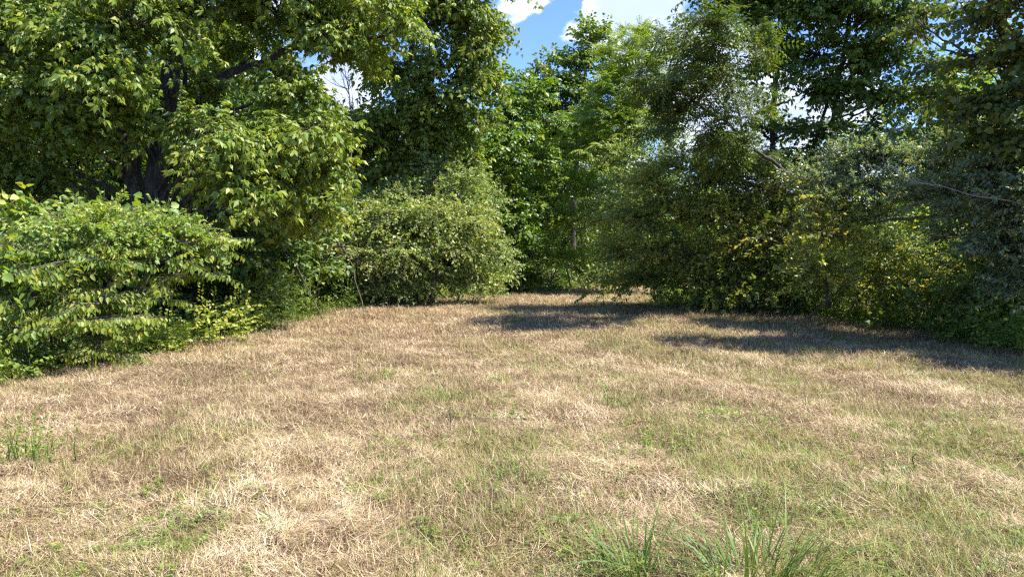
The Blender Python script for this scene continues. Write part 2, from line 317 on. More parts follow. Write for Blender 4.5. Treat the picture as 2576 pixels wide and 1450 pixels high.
def plant(name, label, cat, base, d, clumps, kind, mat, bark, seed, group=None, stems=(), dens=1.0, lsc=1.0, spread=1.0,
          flat=.0, droop=.25, tint=.45, limb_r=.035, shrub=False, nb=None, up=0.0):
    """base: px of the foot; clumps (px, py, depth, rx, rz[, density]); stems: trunk paths in the same terms with radii"""
    rng = np.random.default_rng(seed)
    bx = (base-1288)/FPX*d; root = bpy.data.objects.new(name, None); C.objects.link(root)
    b0 = np.array([bx, d, float(ground_z(bx, d))]); root.location = b0; tag(root, label, cat, group)
    wood = Tubes(); limbs = Tubes(); anchors = []
    for st in stems:
        pts = [at(p[0], p[1], p[2]) for p in st]; rad = [p[3] for p in st]
        if st[0][1] is None: pass
        P, r = smooth_path(pts, rad, 6*len(pts)); P[1:-1] += rng.normal(0, .012, P[1:-1].shape)
        wood.add(P[None], r[None], 10); anchors += [(P[i], r[i]) for i in range(len(P))]
    if not anchors:
        anchors = [(b0+np.array([0, 0, .05]), .05)]
    AP = np.array([a[0] for a in anchors]); AR = np.array([a[1] for a in anchors])
    if kind in ('simple', 'narrow'): lsc = lsc*1.3; dens = dens*1.35
    lv = Leaves(); twA = []; twB = []
    for c in clumps:
        px, py, dd, rx, rz = c[:5]; rz = max(rz, .72*rx) if (shrub and flat < .3) else rz; den = c[5] if len(c) > 5 else 1.0
        cc = at(px, py, dd); R = np.array([rx, rx, rz])
        if cc[2]-rz < .08: cc[2] = rz*.85+.1
        # limb from the wood to the clump
        if shrub:
            s0 = b0+np.array([rng.normal(0, .22*spread), rng.normal(0, .18*spread), 0.02]); r0 = limb_r*rng.uniform(.7, 1.3)
            mid = (s0+cc)/2+np.array([0, 0, .28*np.linalg.norm((cc-s0)[:2])])+rng.normal(0, .08, 3)
        else:
            dz = AP[:, 2]-(cc[2]-.5*np.linalg.norm((AP-cc)[:, :2], axis=1)); sc = np.linalg.norm(AP-cc, axis=1)+np.abs(dz)*1.5
            j = int(np.argmin(sc)); s0 = AP[j]; r0 = min(AR[j]*.6, limb_r*(1+rx*.5))
            mid = (s0+cc)/2+np.array([0, 0, .10*np.linalg.norm(cc-s0)])+rng.normal(0, .1, 3)
        P, r = smooth_path([s0, mid, cc], [r0, r0*.7, r0*.4], 12); P[1:-1] += rng.normal(0, .02, P[1:-1].shape)
        limbs.add(P[None], r[None], 6)
        # boughs
        n = int((nb or 26)*den*dens*(rx*rx*.55+rx*rz*.9+.06)/lsc**1.5*(.62 if kind in ('simple', 'narrow') else .72))+3
        dirs = rng.normal(0, 1, (n, 3)); dirs /= np.linalg.norm(dirs, axis=1, keepdims=True)
        dirs[:, 2] = np.where(dirs[:, 2] < -.35, -dirs[:, 2]*.6, dirs[:, 2])
        tipr = rng.uniform(.55, 1.05, n)[:, None]
        tipr = np.where(rng.random((n, 1)) < .16, tipr*rng.uniform(1.2, 1.7, (n, 1)), tipr)
        E = cc+dirs*R*tipr+rng.normal(0, .16, (n, 3))*rx; S = cc+dirs*R*rng.uniform(0, .35, n)[:, None]-np.array([0, 0, rz*.15])
        Mx = (S+E)/2+np.array([0, 0, 1.])*np.linalg.norm(E-S, axis=1)[:, None]*(droop*.6)
        E = E-np.array([0, 0, 1.])*np.linalg.norm(E-S, axis=1)[:, None]*droop*.5
        t = np.linspace(0, 1, 5)[None, :, None]
        B = S[:, None]*(1-t)**2+Mx[:, None]*2*t*(1-t)+E[:, None]*t**2
        limbs.add(B, np.tile(np.linspace(.012, .004, 5), (n, 1))*(1 if rx > .5 else .7), 4)
        m = 6
        tt = (np.arange(m)+.6)/m*.85+.15; tt = np.broadcast_to(tt, (n, m))+rng.normal(0, .05, (n, m)); tt = np.clip(tt, 0, 1)[..., None]
        P = S[:, None]*(1-tt)**2+Mx[:, None]*2*tt*(1-tt)+E[:, None]*tt**2
        T = 2*(1-tt)*(Mx-S)[:, None]+2*tt*(E-Mx)[:, None]; T /= np.linalg.norm(T, axis=2, keepdims=True)+1e-9
        sid = np.cross(T, np.array([0, 0, 1.])); sid /= np.linalg.norm(sid, axis=2, keepdims=True)+1e-6
        sg = np.where((np.arange(m) % 2)[None, :, None] > 0, 1, -1)*rng.choice([-1, 1], (n, 1, 1))
        D = T*.75+sid*sg*rng.uniform(.5, 1.3, (n, m, 1))+rng.normal(0, .25, (n, m, 3)); D[:, -1] = T[:, -1]+rng.normal(0, .15, (n, 3))
        D[..., 2] = D[..., 2]*(1-flat)+up-.12*droop*4*rng.random((n, m))
        U = np.array([0, 0, 1.])+rng.normal(0, .35*(1-flat*.6), (n, m, 3))
        ct = rng.normal(0, .10); st_ = tint+ct+rng.normal(0, .10, (n, 1))+np.zeros((n, m))
        sc = lsc*np.repeat(rng.uniform(.8, 1.15, n), m)*rng.uniform(.7, 1.2, n*m)
        P = P.reshape(-1, 3); D = D.reshape(-1, 3); U = U.reshape(-1, 3)
        low = P[:, 2] < .05; P[low, 2] = .05+rng.random(low.sum())*.2
        lv.add(kind, P, D, U, sc, st_.ravel(), rng)
        Dn = D/np.linalg.norm(D, axis=1, keepdims=True); twA.append(P); twB.append(P+Dn*(.40*sc)[:, None])
    A = np.concatenate(twA); Bq = np.concatenate(twB)
    if d < 24:
        limbs.add(np.stack([A, Bq], 1), np.tile([[.0045, .0018]], (len(A), 1)), 3)
    me = lv.mesh(name+'_foliage'); me.transform(Matrix.Translation(-Vector(b0))); NLEAF[0] += len(me.polygons)
    link('crown', me, root, LM[mat] if isinstance(mat, str) else mat)
    if wood.V: link('trunk', wood.mesh('trunk', -b0), root, bark)
    link('branches', limbs.mesh('branches', -b0), root, bark)
    return root
class Tubes:
    def __init__(s): s.V = []; s.F = []; s.n = 0
    def add(s, P, R, n):
        V, F = tubes(P, R, n); s.V.append(V); s.F.append(F+s.n); s.n += len(V)
    def mesh(s, name, off=0):
        return mesh_np(name, np.concatenate(s.V)+off, [np.concatenate(s.F)], None, True)
exec_later = []

# ------------------------------------------------------------------ ground
def build_ground():
    def axis(a, b, step, far):
        v = list(np.arange(a, b+1e-6, step)); s = step; x = v[-1]; hi = []
        while x < far: s *= 1.22; x += s; hi.append(x)
        s = step; x = v[0]; lo = []
        while x > -far: s *= 1.22; x -= s; lo.append(x)
        return np.array(lo[::-1]+v+hi)
    X = axis(-11, 12, .11, 1500); Y = axis(-1, 36, .13, 1500)
    gx, gy = np.meshgrid(X, Y); z = ground_z(gx, gy)
    V = np.stack([gx, gy, z], -1).reshape(-1, 3); nx, ny = len(X), len(Y)
    i = np.arange(nx*ny).reshape(ny, nx); F = np.stack([i[:-1, :-1], i[:-1, 1:], i[1:, 1:], i[1:, :-1]], -1).reshape(-1, 4)
    sd_ = field_sd(V[:, 0], V[:, 1])+(fbm(V[:, 0], V[:, 1], .9, 5)-.5)*.9
    me = mesh_np('ground', V, [F], np.clip(.5+sd_*1.2, 0, 1), True)
    m, nt, N, L = new_mat('ground')
    at_ = N.new('ShaderNodeAttribute'); at_.attribute_name = 'tint'; tc = N.new('ShaderNodeTexCoord')
    def noise(sc, det=5, st=None):
        n = N.new('ShaderNodeTexNoise'); n.inputs['Scale'].default_value = sc; n.inputs['Detail'].default_value = det; n.inputs['Roughness'].default_value = .65
        L.new(tc.outputs['Object'], n.inputs['Vector']); return n.outputs['Fac']
    def ramp(src, stops):
        cr = N.new('ShaderNodeValToRGB'); L.new(src, cr.inputs[0]); e = cr.color_ramp.elements
        e[0].position, e[0].color = stops[0][0], (*stops[0][1], 1); e[1].position, e[1].color = stops[-1][0], (*stops[-1][1], 1)
        for p, c in stops[1:-1]: x = e.new(p); x.color = (*c, 1)
        return cr.outputs[0]
    straw = ramp(noise(34, 8), [(.30, (.04, .026, .015)), (.48, (.14, .092, .052)), (.62, (.26, .18, .105)), (.75, (.42, .31, .19))])  # soil and thatch below the blades, shade of the gaps darkened into the colour
    soil = ramp(noise(18, 8), [(.3, (.030, .022, .014)), (.55, (.085, .058, .034)), (.7, (.16, .105, .055))])
    mx = N.new('ShaderNodeMix'); mx.data_type = 'RGBA'; L.new(at_.outputs['Fac'], mx.inputs[0]); L.new(soil, mx.inputs[6]); L.new(straw, mx.inputs[7])
    b = N.new('ShaderNodeBump'); b.inputs['Strength'].default_value = .9; b.inputs['Distance'].default_value = .03; L.new(noise(40, 6), b.inputs['Height'])
    p = N.new('ShaderNodeBsdfPrincipled'); p.inputs['Roughness'].default_value = .95; L.new(mx.outputs[2], p.inputs['Base Color']); L.new(b.outputs[0], p.inputs['Normal'])
    o = N.new('ShaderNodeOutputMaterial'); L.new(p.outputs[0], o.inputs[0])
    tag(link('ground', me, None, m), kind='structure')
build_ground()

# ------------------------------------------------------------------ grass
def scatter(rng, y0, y1, dens, margin=2.2, inside=0.0):
    A = (y1-y0)*2*(y1*.74+margin); n = int(A*dens)
    x = rng.uniform(-(y1*.74+margin), y1*.74+margin, n); y = rng.uniform(y0, y1, n)
    k = np.abs(x) < y*.74+margin; x, y = x[k], y[k]
    sd_ = field_sd(x, y)+(fbm(x, y, .7, 21)-.5)*.5; k = sd_ > inside
    return x[k], y[k], sd_[k]
def swath(x, y):
    """1 on the strips where the mower left cut hay, 0 between them"""
    u = x*.93+y*.33+.25*np.sin(y*.55)+.5*(fbm(x, y, 2.2, 79)-.5); s = np.abs((((u-2.5)/2.05) % 1)-.5)*2
    return np.clip((s-.42)*3.2, 0, 1)
def greenness(x, y):
    g = .16+.80*np.clip((x+2.6-.10*(y-4))/4.0, 0, 1)*np.clip(1.6-y/17, 0, 1)+.28*np.clip((6.5-y)/4, 0, 1)
    p = .6*fbm(x, y, 1.2, 31, 4)+.4*fbm(x, y, .35, 32, 2)
    g = g*(.45+1.0*np.clip((p-.30)*2.2, 0, 1))
    # mowing swaths: strips where cut hay lies over the green
    g = g*(1-.85*swath(x, y)*(.6+.4*gnoise(x, y, 1.1, 77)))
    return np.clip(g, 0, .55)
def hay(x, y):
    return swath(x, y)*np.clip(fbm(x, y, .8, 78)*2-.4, 0, 1)
def blades(x, y, z0, L, W, az, el, bend, rng, tint, seg=1):
    """curved tapering strips; seg 0: triangle, seg 1: quad + tip"""
    n = len(x); base = np.stack([x, y, z0], -1)
    d = np.stack([np.cos(az)*np.cos(el), np.sin(az)*np.cos(el), np.sin(el)], -1)
    w = np.stack([-np.sin(az+rng.normal(0, .7, n)), np.cos(az), np.zeros(n)], -1); w /= np.linalg.norm(w, axis=1, keepdims=True)
    w = w*(W/2)[:, None]; h = np.stack([np.cos(az), np.sin(az), np.full(n, -.6)], -1)*(bend*L)[:, None]
    tip = base+d*L[:, None]+h
    if seg == 0:
        V = np.stack([base-w, base+w, tip], 1); F = [np.arange(n*3).reshape(-1, 3)]; T = np.repeat(tint, 3)
    else:
        mid = base+d*(L*.55)[:, None]+h*.22
        V = np.stack([base-w, base+w, mid+w*.8, mid-w*.8, tip], 1); b = np.arange(n)[:, None]*5
        F = [b+np.array([0, 1, 2, 3]), b+np.array([3, 2, 4])]; T = np.repeat(tint, 5)
    return V.reshape(-1, 3), F, T
def join(parts):
    V = []; F4 = []; F3 = []; T = []; off = 0
    for v, f, t in parts:
        V.append(v); T.append(t)
        for a in f: (F4 if a.shape[1] == 4 else F3).append(a+off)
        off += len(v)
    F = [np.concatenate(q) for q in (F4, F3) if q]
    return np.concatenate(V), F, np.concatenate(T)
BANDS = [(1.9, 4.2, 1.35, 1.0), (4.2, 6.2, 1.0, 1.15), (6.2, 9, .58, 1.45), (9, 13, .33, 1.9), (13, 19, .17, 2.7), (19, 36, .08, 3.8)]
def build_grass():
    rng = np.random.default_rng(5); dry = []; grn = []
    for y0, y1, q, ws in BANDS:
        # lying thatch
        x, y, s = scatter(rng, y0, y1, 8600*q)
        hy = hay(x, y); k = rng.random(len(x)) < .60+.40*hy; x, y, hy = x[k], y[k], hy[k]; n = len(x)
        cl = fbm(x, y, .35, 41, 2)
        z = ground_z(x, y)+rng.random(n)**1.5*(.012+.06*cl**2+.04*hy)
        sw = gnoise(x, y, .5, 51)*6.28; az = np.where(rng.random(n) < .5, sw+rng.normal(0, .6, n), rng.uniform(0, 6.28, n))
        t = .42+.40*(fbm(x, y, 1.0, 61, 4)-.5)+.55*(cl-.5)+.5*(gnoise(x, y, .14, 62)-.5)+.08*hy+rng.normal(0, .25, n)
        dry.append(blades(x, y, z, rng.uniform(.04, .125, n)*ws**.35, rng.uniform(.0020, .0042, n)*ws, az, rng.normal(.10, .24, n), rng.normal(0, .10, n), rng, np.clip(t, 0, 1), 0))
        # standing stubble
        x, y, s = scatter(rng, y0, y1, 3300*q); k = rng.random(len(x)) < .35+.9*fbm(x, y, .5, 42, 3)*(1-.6*hay(x, y)); x, y = x[k], y[k]; n = len(x)
        t = .30+.5*(fbm(x, y, .9, 63, 3)-.5)+.3*(gnoise(x, y, .2, 64)-.5)+rng.normal(0, .25, n)
        dry.append(blades(x, y, ground_z(x, y)-.005, rng.uniform(.04, .115, n)*ws**.3*(.5+1.1*gnoise(x, y, .6, 43)), rng.uniform(.0022, .004, n)*ws, rng.uniform(0, 6.28, n), rng.uniform(.7, 1.5, n), rng.uniform(0, .5, n), rng, np.clip(t, 0, 1), 0))
        # long pale fallen stalks
        x, y, s = scatter(rng, y0, y1, 260*q); n = len(x); cl = fbm(x, y, .35, 41, 2); k = rng.random(n) < .3+hay(x, y); x, y, cl = x[k], y[k], cl[k]; n = len(x)
        dry.append(blades(x, y, ground_z(x, y)+.015+.05*cl*rng.random(n), rng.uniform(.10, .22, n), rng.uniform(.0022, .0038, n)*ws, rng.uniform(0, 6.28, n), rng.normal(.12, .2, n), rng.normal(.1, .15, n), rng, np.clip(rng.normal(.64, .18, n), 0, 1), 1 if y1 < 7 else 0))
        # green and yellowing blades
        x, y, s = scatter(rng, y0, y1, 3600*q); g = greenness(x, y); k = rng.random(len(x)) < g; x, y, g = x[k], y[k], g[k]; n = len(x)
        t = .66-.28*g+.7*(fbm(x, y, .6, 65, 3)-.5)+rng.normal(0, .18, n)
        ll = rng.uniform(.04, .13, n)*(.55+.9*gnoise(x, y, .8, 44))*(1+.7*(rng.random(n) < .06))
        grn.append(blades(x, y, ground_z(x, y)-.005, ll*ws**.25, rng.uniform(.0025, .0048, n)*ws, rng.uniform(0, 6.28, n), rng.uniform(.75, 1.5, n), rng.uniform(.1, .7, n), rng, np.clip(t, 0, 1), 1 if y1 < 7 else 0))
    # green fringe along the edges of the field
    x = rng.uniform(-12, 14, 400000); y = rng.uniform(2, 34, 400000); k = np.abs(x) < y*.76+2.5; x, y = x[k], y[k]
    s = field_sd(x, y)+(fbm(x, y, 1.1, 23)-.5)*1.0; k = (s < .25) & (s > -2.6) & (rng.random(len(x)) < np.clip(14/y, .25, 1)); x, y, s = x[k], y[k], s[k]; n = len(x); ws = np.clip(y/5.5, 1, 4)
    ed = np.clip(1-np.abs(s+.3)/1.2, 0, 1); L = rng.uniform(.08, .26, n)*(.6+1.8*gnoise(x, y, .7, 24)**1.5*ed)
    grn.append(blades(x, y, ground_z(x, y)-.005, L, rng.uniform(.003, .006, n)*ws, rng.uniform(0, 6.28, n), rng.uniform(.6, 1.5, n), rng.uniform(.1, .9, n), rng, np.clip(.32+rng.normal(0, .2, n)+.3*(fbm(x, y, 1, 66)-.5), 0, 1), 1))
    V, F, T = join(dry); tag(link('dry_grass', mesh_np('dry_grass', V, F, T), None, STRAW), 'dry straw coloured mown grass lying over the whole clearing', 'grass', kind='stuff'); print('dry', len(T))
    V, F, T = join(grn); tag(link('green_grass', mesh_np('green_grass', V, F, T), None, GREEN), 'green and yellowing grass blades growing up through the dry mown straw', 'grass', kind='stuff'); print('green', len(T))
    # clover and small broad leaves in the sward
    rng = np.random.default_rng(6); P = []; 
    for y0, y1, q in ((2, 6, 26), (6, 11, 11), (11, 18, 5)):
        x, y, s = scatter(rng, y0, y1, q); k = rng.random(len(x)) < greenness(x, y)*1.6; P.append(np.stack([x[k], y[k]], -1))
    P = np.concatenate(P); P = np.repeat(P, 9, 0)+rng.normal(0, .035, (len(P)*9, 2)); n = len(P)
    z = ground_z(P[:, 0], P[:, 1])+rng.uniform(.02, .06, n); c = np.column_stack([P, z]); az = rng.uniform(0, 6.28, n)
    V = []; 
    for k in range(3):
        a = az+k*2.1; d = np.stack([np.cos(a), np.sin(a), rng.normal(.1, .25, n)], -1); s = np.stack([-np.sin(a), np.cos(a), rng.normal(0, .2, n)], -1); L = rng.uniform(.012, .022, n)[:, None]
        V.append(np.stack([c, c+d*L*.7+s*L*.45, c+d*L, c+d*L*.7-s*L*.45], 1))
    V = np.concatenate(V).reshape(-1, 3); t = np.repeat(np.tile(np.clip(rng.normal(.4, .2, n), 0, 1), 3), 4)
    tag(link('clover', mesh_np('clover', V, [np.arange(len(V)).reshape(-1, 4)], t), None, LM['weed']), 'patches of small green clover leaves in the dry grass', 'clover', kind='stuff')
    # undergrowth: low leafy plants and creepers under and in front of the shrubs
    rng = np.random.default_rng(8); x = rng.uniform(-22, 22, 95000); y = rng.uniform(3, 34, 95000); k = np.abs(x) < y*.8+3; x, y = x[k], y[k]
    s = field_sd(x, y)+(fbm(x, y, 1.3, 25)-.5)*.9; e = np.clip(1-np.abs(s+.55)/.8, 0, 1)
    k = (s < .12) & (rng.random(len(x)) < np.clip(.12+.75*e, 0, .9)*np.clip(12/y, .3, 1)); x, y, s, e = x[k], y[k], s[k], e[k]; n = len(x)
    P = np.column_stack([x, y, ground_z(x, y)+rng.uniform(.02, .12, n)+e*rng.random(n)*.22]); lv = Leaves()
    a = rng.uniform(0, 6.28, n); D = np.column_stack([np.cos(a), np.sin(a), rng.uniform(0, 1.3, n)]); U = np.array([0, 0, 1.])+rng.normal(0, .3, (n, 3))
    h = rng.random(n) < .5
    for kd, kk in (('broad', h), ('simple', ~h)):
        lv.add(kd, P[kk], D[kk], U[kk], rng.uniform(.45, .95, kk.sum()), np.clip(.45+.35*(fbm(x[kk], y[kk], 1.5, 71)-.5)+.15*e[kk], 0, 1), rng, .18)
    tag(link('undergrowth', lv.mesh('undergrowth'), None, LM['weed']), 'low leafy undergrowth and creepers along the foot of the shrubs', 'undergrowth', kind='stuff')
    # leaf litter under the trees
    x = rng.uniform(-24, 24, 150000); y = rng.uniform(3, 32, 150000); k = (field_sd(x, y) < .1) & (np.abs(x) < y*.8+3) & (rng.random(len(x)) < np.clip(9/y, .15, 1)); x, y = x[k], y[k]; n = len(x)
    c = np.column_stack([x, y, ground_z(x, y)+rng.uniform(.004, .03, n)]); a = rng.uniform(0, 6.28, n); d = np.stack([np.cos(a), np.sin(a), rng.normal(0, .3, n)], -1); sd_ = np.stack([-np.sin(a), np.cos(a), rng.normal(0, .3, n)], -1); L = rng.uniform(.03, .08, n)[:, None]
    V = np.stack([c, c+d*L*.5+sd_*L*.3, c+d*L, c+d*L*.5-sd_*L*.3], 1).reshape(-1, 3)
    lit = ramp_mat('leaf_litter', [(0, (.05, .03, .018)), (.5, (.14, .085, .045)), (1, (.30, .20, .11))], trans=.1)
    tag(link('leaf_litter', mesh_np('leaf_litter', V, [np.arange(n*4).reshape(-1, 4)], np.repeat(rng.random(n), 4)), None, lit), 'brown fallen leaves on the bare soil under the trees', 'leaf litter', kind='stuff')
build_grass()

# ------------------------------------------------------------------ tufts, weeds, sticks in the clearing
def tuft(px, py_d, label, n, L, W, seed, lean=(0, 0), spread=.10, tint=.25, cat='grass tuft', group='green grass tufts in the clearing', wide=1.0):
    rng = np.random.default_rng(seed); d = py_d; x0 = (px-1288)/FPX*d; z0 = float(ground_z(x0, d))
    x = rng.normal(0, spread*wide, n); y = rng.normal(0, spread, n); az = np.arctan2(y, x)+rng.normal(0, .8, n); el = rng.uniform(.75, 1.5, n)
    Ls = L*rng.uniform(.45, 1.1, n); k = 7; t = np.linspace(0, 1, k)[None, :, None]
    dv = np.stack([np.cos(az)*np.cos(el)+lean[0], np.sin(az)*np.cos(el)+lean[1], np.sin(el)], -1)
    out = np.stack([np.cos(az), np.sin(az), np.zeros(n)], -1); bend = rng.uniform(.15, .75, n)[:, None, None]
    c = np.stack([x, y, np.full(n, -.01)], -1)[:, None]+dv[:, None]*Ls[:, None, None]*t+(out[:, None]*.75+np.array([0, 0, -.8]))*bend*Ls[:, None, None]*t**2.4
    w = np.stack([-np.sin(az), np.cos(az), rng.normal(0, .3, n)], -1)[:, None]*(W*rng.uniform(.6, 1.2, n))[:, None, None]*(1-t**1.8*.96)/2
    V = np.stack([c-w, c+w], 2).reshape(-1, 3); i = np.arange(n*k*2).reshape(n, k, 2)
    F = np.stack([i[:, :-1, 0], i[:, :-1, 1], i[:, 1:, 1], i[:, 1:, 0]], -1).reshape(-1, 4)
    T = np.repeat(np.clip(tint+rng.normal(0, .13, n), 0, 1), k*2)
    o = link('grass_tuft', mesh_np('grass_tuft', V, [F], T, True), None, GREEN); o.location = (x0, d, z0); tag(o, label, cat, group); return o
tuft(1610, 3.4, 'smaller green grass tuft at the very bottom edge with blades fanning left', 110, .48, .0085, 1, (-.15, 0), .08, .22)
tuft(1905, 3.38, 'largest bright green grass tuft at the bottom edge, with tall upright arching blades', 230, .58, .0095, 2, (0, 0), .10, .20, wide=1.7)
tuft(1130, 7.45, 'upright green grass tuft alone in straw in the middle of the clearing', 120, .30, .007, 3, (0, 0), .11, .25)
tuft(560, 6.2, 'bluish green low spreading grass tuft in the brown straw', 90, .19, .0055, 4, (.1, 0), .14, .12)
tuft(470, 6.75, 'small dull green grass tuft behind the bluish spreading one', 60, .15, .0055, 5, (.1, 0), .12, .16)
tuft(1060, 7.2, 'short yellowing grass tuft beside the upright one in the middle', 70, .14, .006, 6, (0, 0), .12, .55)
tuft(1590, 7.4, 'pale green sparse grass tuft right of the middle of the clearing', 60, .22, .006, 7, (0, 0), .12, .4)
tuft(1460, 5.3, 'thin grass tuft with stiff dull stalks below the middle', 45, .26, .004, 8, (0, 0), .16, .5)
tuft(2070, 11.0, 'green grass tuft at the rim of the tree shade', 90, .26, .009, 9, (-.1, 0), .30, .25)
tuft(1990, 10.2, 'blue green grass tuft in sun just before the tree shade', 90, .24, .009, 10, (-.1, 0), .30, .18)
tuft(2330, 4.3, 'tall thin grass tuft with seed stalks in the right of the clearing', 34, .33, .004, 11, (0, 0), .10, .45)
tuft(1290, 3.5, 'low brownish green grass tuft near the bottom centre', 60, .17, .005, 12, (0, 0), .11, .5)
tuft(2480, 7.9, 'green grass tuft by the shaded edge at the far right', 70, .24, .007, 13, (0, 0), .16, .3)

def weed(px, d, label, seed, h=.5, n=5, kind='simple', mat='weed', sc=.8, tint=.5, group='leafy weeds along the edge of the clearing', spread=.12, lean=0.2):
    rng = np.random.default_rng(seed); x0 = (px-1288)/FPX*d; b0 = np.array([x0, d, float(ground_z(x0, d))])
    root = bpy.data.objects.new('weed', None); C.objects.link(root); root.location = b0; tag(root, label, 'weed', group)
    st = Tubes(); lv = Leaves()
    for i in range(n):
        o = np.array([rng.normal(0, spread), rng.normal(0, spread), 0]); hh = h*rng.uniform(.6, 1.1); e = o+np.array([rng.normal(0, lean)*hh, rng.normal(0, lean)*hh, hh])
        P, r = smooth_path([o, (o+e)/2+rng.normal(0, .02, 3), e], [.006, .0045, .002], 8); st.add(P[None], r[None], 5)
        m = max(5, int(hh/.07)); t = np.linspace(.15, 1, m); Q = o+(e-o)*t[:, None]; a = np.arange(m)*2.4+rng.random()*6
        D = np.column_stack([np.cos(a), np.sin(a), np.full(m, .45)]); D[-1] = (0.1, 0, 1)
        lv.add(kind, Q, D, np.array([0, 0, 1.])+rng.normal(0, .2, (m, 3)), sc*rng.uniform(.35, .6, m), np.full(m, tint), rng, .15)
    link('stems', st.mesh('stems'), root, LM['weed']); link('leaves', lv.mesh('leaves'), root, LM[mat]); return root
WEEDS = [(35, 5.15, 'bushy green weed at the left border of the picture in straw', .26, 14, 'simple', .7, .5), (655, 13.6, 'tall upright weed before the dark hollow left of the middle bush', .95, 8, 'simple', 1., .6),
 (700, 14.2, 'tall upright weed, second along the dark hollow', 1.0, 8, 'simple', 1., .5), (600, 13.2, 'light green broad leaved weed in the grass beside the dark hollow', .55, 9, 'broad', 1., .75),
 (760, 15.6, 'rounded low green weed clump left of the middle bush', 1.0, 12, 'simple', 1.1, .45), (545, 11.9, 'pale broad leaved sapling weed right of the layered bush', .85, 6, 'broad', 1.1, .8),
 (280, 9.6, 'spiky green weed stalk under the layered bush', .55, 4, 'simple', .8, .35), (420, 10.6, 'low creeping weed at the sunny corner of the left bank', .28, 12, 'broad', .8, .75),
 (1010, 20.8, 'leafy weed at the foot of the middle bush', .5, 10, 'broad', 1.1, .7), (1235, 23.3, 'low weed at the right foot of the middle bush', .45, 10, 'simple', 1.2, .7),
 (880, 18.6, 'dull weed among twigs at the left foot of the middle bush', .6, 9, 'simple', 1.1, .35), (1340, 25.4, 'short weed before the dark gap at the end of the clearing', .6, 9, 'simple', 1.3, .5),
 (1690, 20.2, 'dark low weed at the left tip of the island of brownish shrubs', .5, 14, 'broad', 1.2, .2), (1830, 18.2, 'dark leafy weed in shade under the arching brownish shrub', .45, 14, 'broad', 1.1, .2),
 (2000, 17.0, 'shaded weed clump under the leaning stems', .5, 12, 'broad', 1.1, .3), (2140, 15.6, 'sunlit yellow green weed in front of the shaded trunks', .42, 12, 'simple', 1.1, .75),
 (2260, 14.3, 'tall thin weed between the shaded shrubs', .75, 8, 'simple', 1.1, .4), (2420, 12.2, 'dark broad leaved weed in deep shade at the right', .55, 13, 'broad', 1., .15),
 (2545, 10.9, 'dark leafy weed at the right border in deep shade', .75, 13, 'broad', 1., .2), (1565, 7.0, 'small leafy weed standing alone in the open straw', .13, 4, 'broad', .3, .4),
 (1700, 5.5, 'small flat weed rosette in the right of the clearing', .07, 6, 'broad', .35, .5), (1840, 6.6, 'small bright clover like weed in the right of the clearing', .07, 7, 'broad', .3, .7),
 (1300, 6.6, 'small dark weed beside a bare patch in the straw', .08, 5, 'broad', .28, .35), (2270, 4.9, 'dark stalked weed right of the middle of the clearing', .16, 3, 'simple', .5, .25),
 (1265, 8.6, 'low light green weed patch in the middle of the clearing', .07, 14, 'broad', .3, .75), (975, 8.9, 'small weed in a bare hollow of the mown grass', .08, 6, 'broad', .3, .55)]
rngw = np.random.default_rng(99)
for i in range(26):      # the strip of small weeds at the foot of the left shrubs
    t = i/25; d = 8.6+t*15.5+rngw.normal(0, .25); ex = float(np.interp(d, [8.4, 11, 14, 18, 21.6, 24.6], [-5.95, -5.3, -5.2, -4.8, -3.4, -.6]))-rngw.uniform(.0, .45)
    WEEDS.append((1288+ex/d*FPX, d, 'small sunlit weed, one of many in the strip at the foot of the left shrubs', rngw.uniform(.16, .5), int(rngw.integers(5, 11)), rngw.choice(['simple', 'broad']), rngw.uniform(.6, 1.), rngw.uniform(.35, .85)))
for i, (px, d, lab, h, n, kd, sc, ti) in enumerate(WEEDS): weed(px, d, lab, 100+i, h, n, kd, 'weed', sc, ti, spread=.12 if h < .3 else .22)

def stick(px, d, label, L, az, el, r, seed, mat=STEM, z=0.01):
    rng = np.random.default_rng(seed); x0 = (px-1288)/FPX*d; b = np.array([x0, d, float(ground_z(x0, d))]); v = np.array([math.cos(az)*math.cos(el), math.sin(az)*math.cos(el), math.sin(el)])*L
    P, rr = smooth_path([np.array([0, 0, z]), v*.35+rng.normal(0, .01, 3), v*.7+rng.normal(0, .012, 3), v], [r, r*.9, r*.8, r*.5], 14); P[:, 2] = np.maximum(P[:, 2], r*.8)
    T = Tubes(); T.add(P[None], rr[None], 7)
    q = P[8]; T.add(np.stack([q, q+rng.normal(0, .03, 3)+v*.15])[None], np.array([[r*.6, r*.3]]), 5)
    o = link('stick', T.mesh('stick'), None, mat); o.location = b; tag(o, label, 'stick', 'dead sticks in the clearing')
stick(1130, 6.3, 'dark dead stalk standing upright in the straw near the middle', .20, 1.2, 1.45, .005, 1, BARK, -.01)
stick(1300, 6.2, 'dark rotten twig lying flat by the bare patch', .34, -.35, .06, .009, 2, BARK, .02)
stick(2545, 3.55, 'pale bleached stick lying near the bottom right corner', .16, -.35, .12, .007, 3, PALE, .04)
stick(640, 4.2, 'thin dark twig lying in the straw at the left', .10, -.2, .05, .004, 4, BARK, .04)

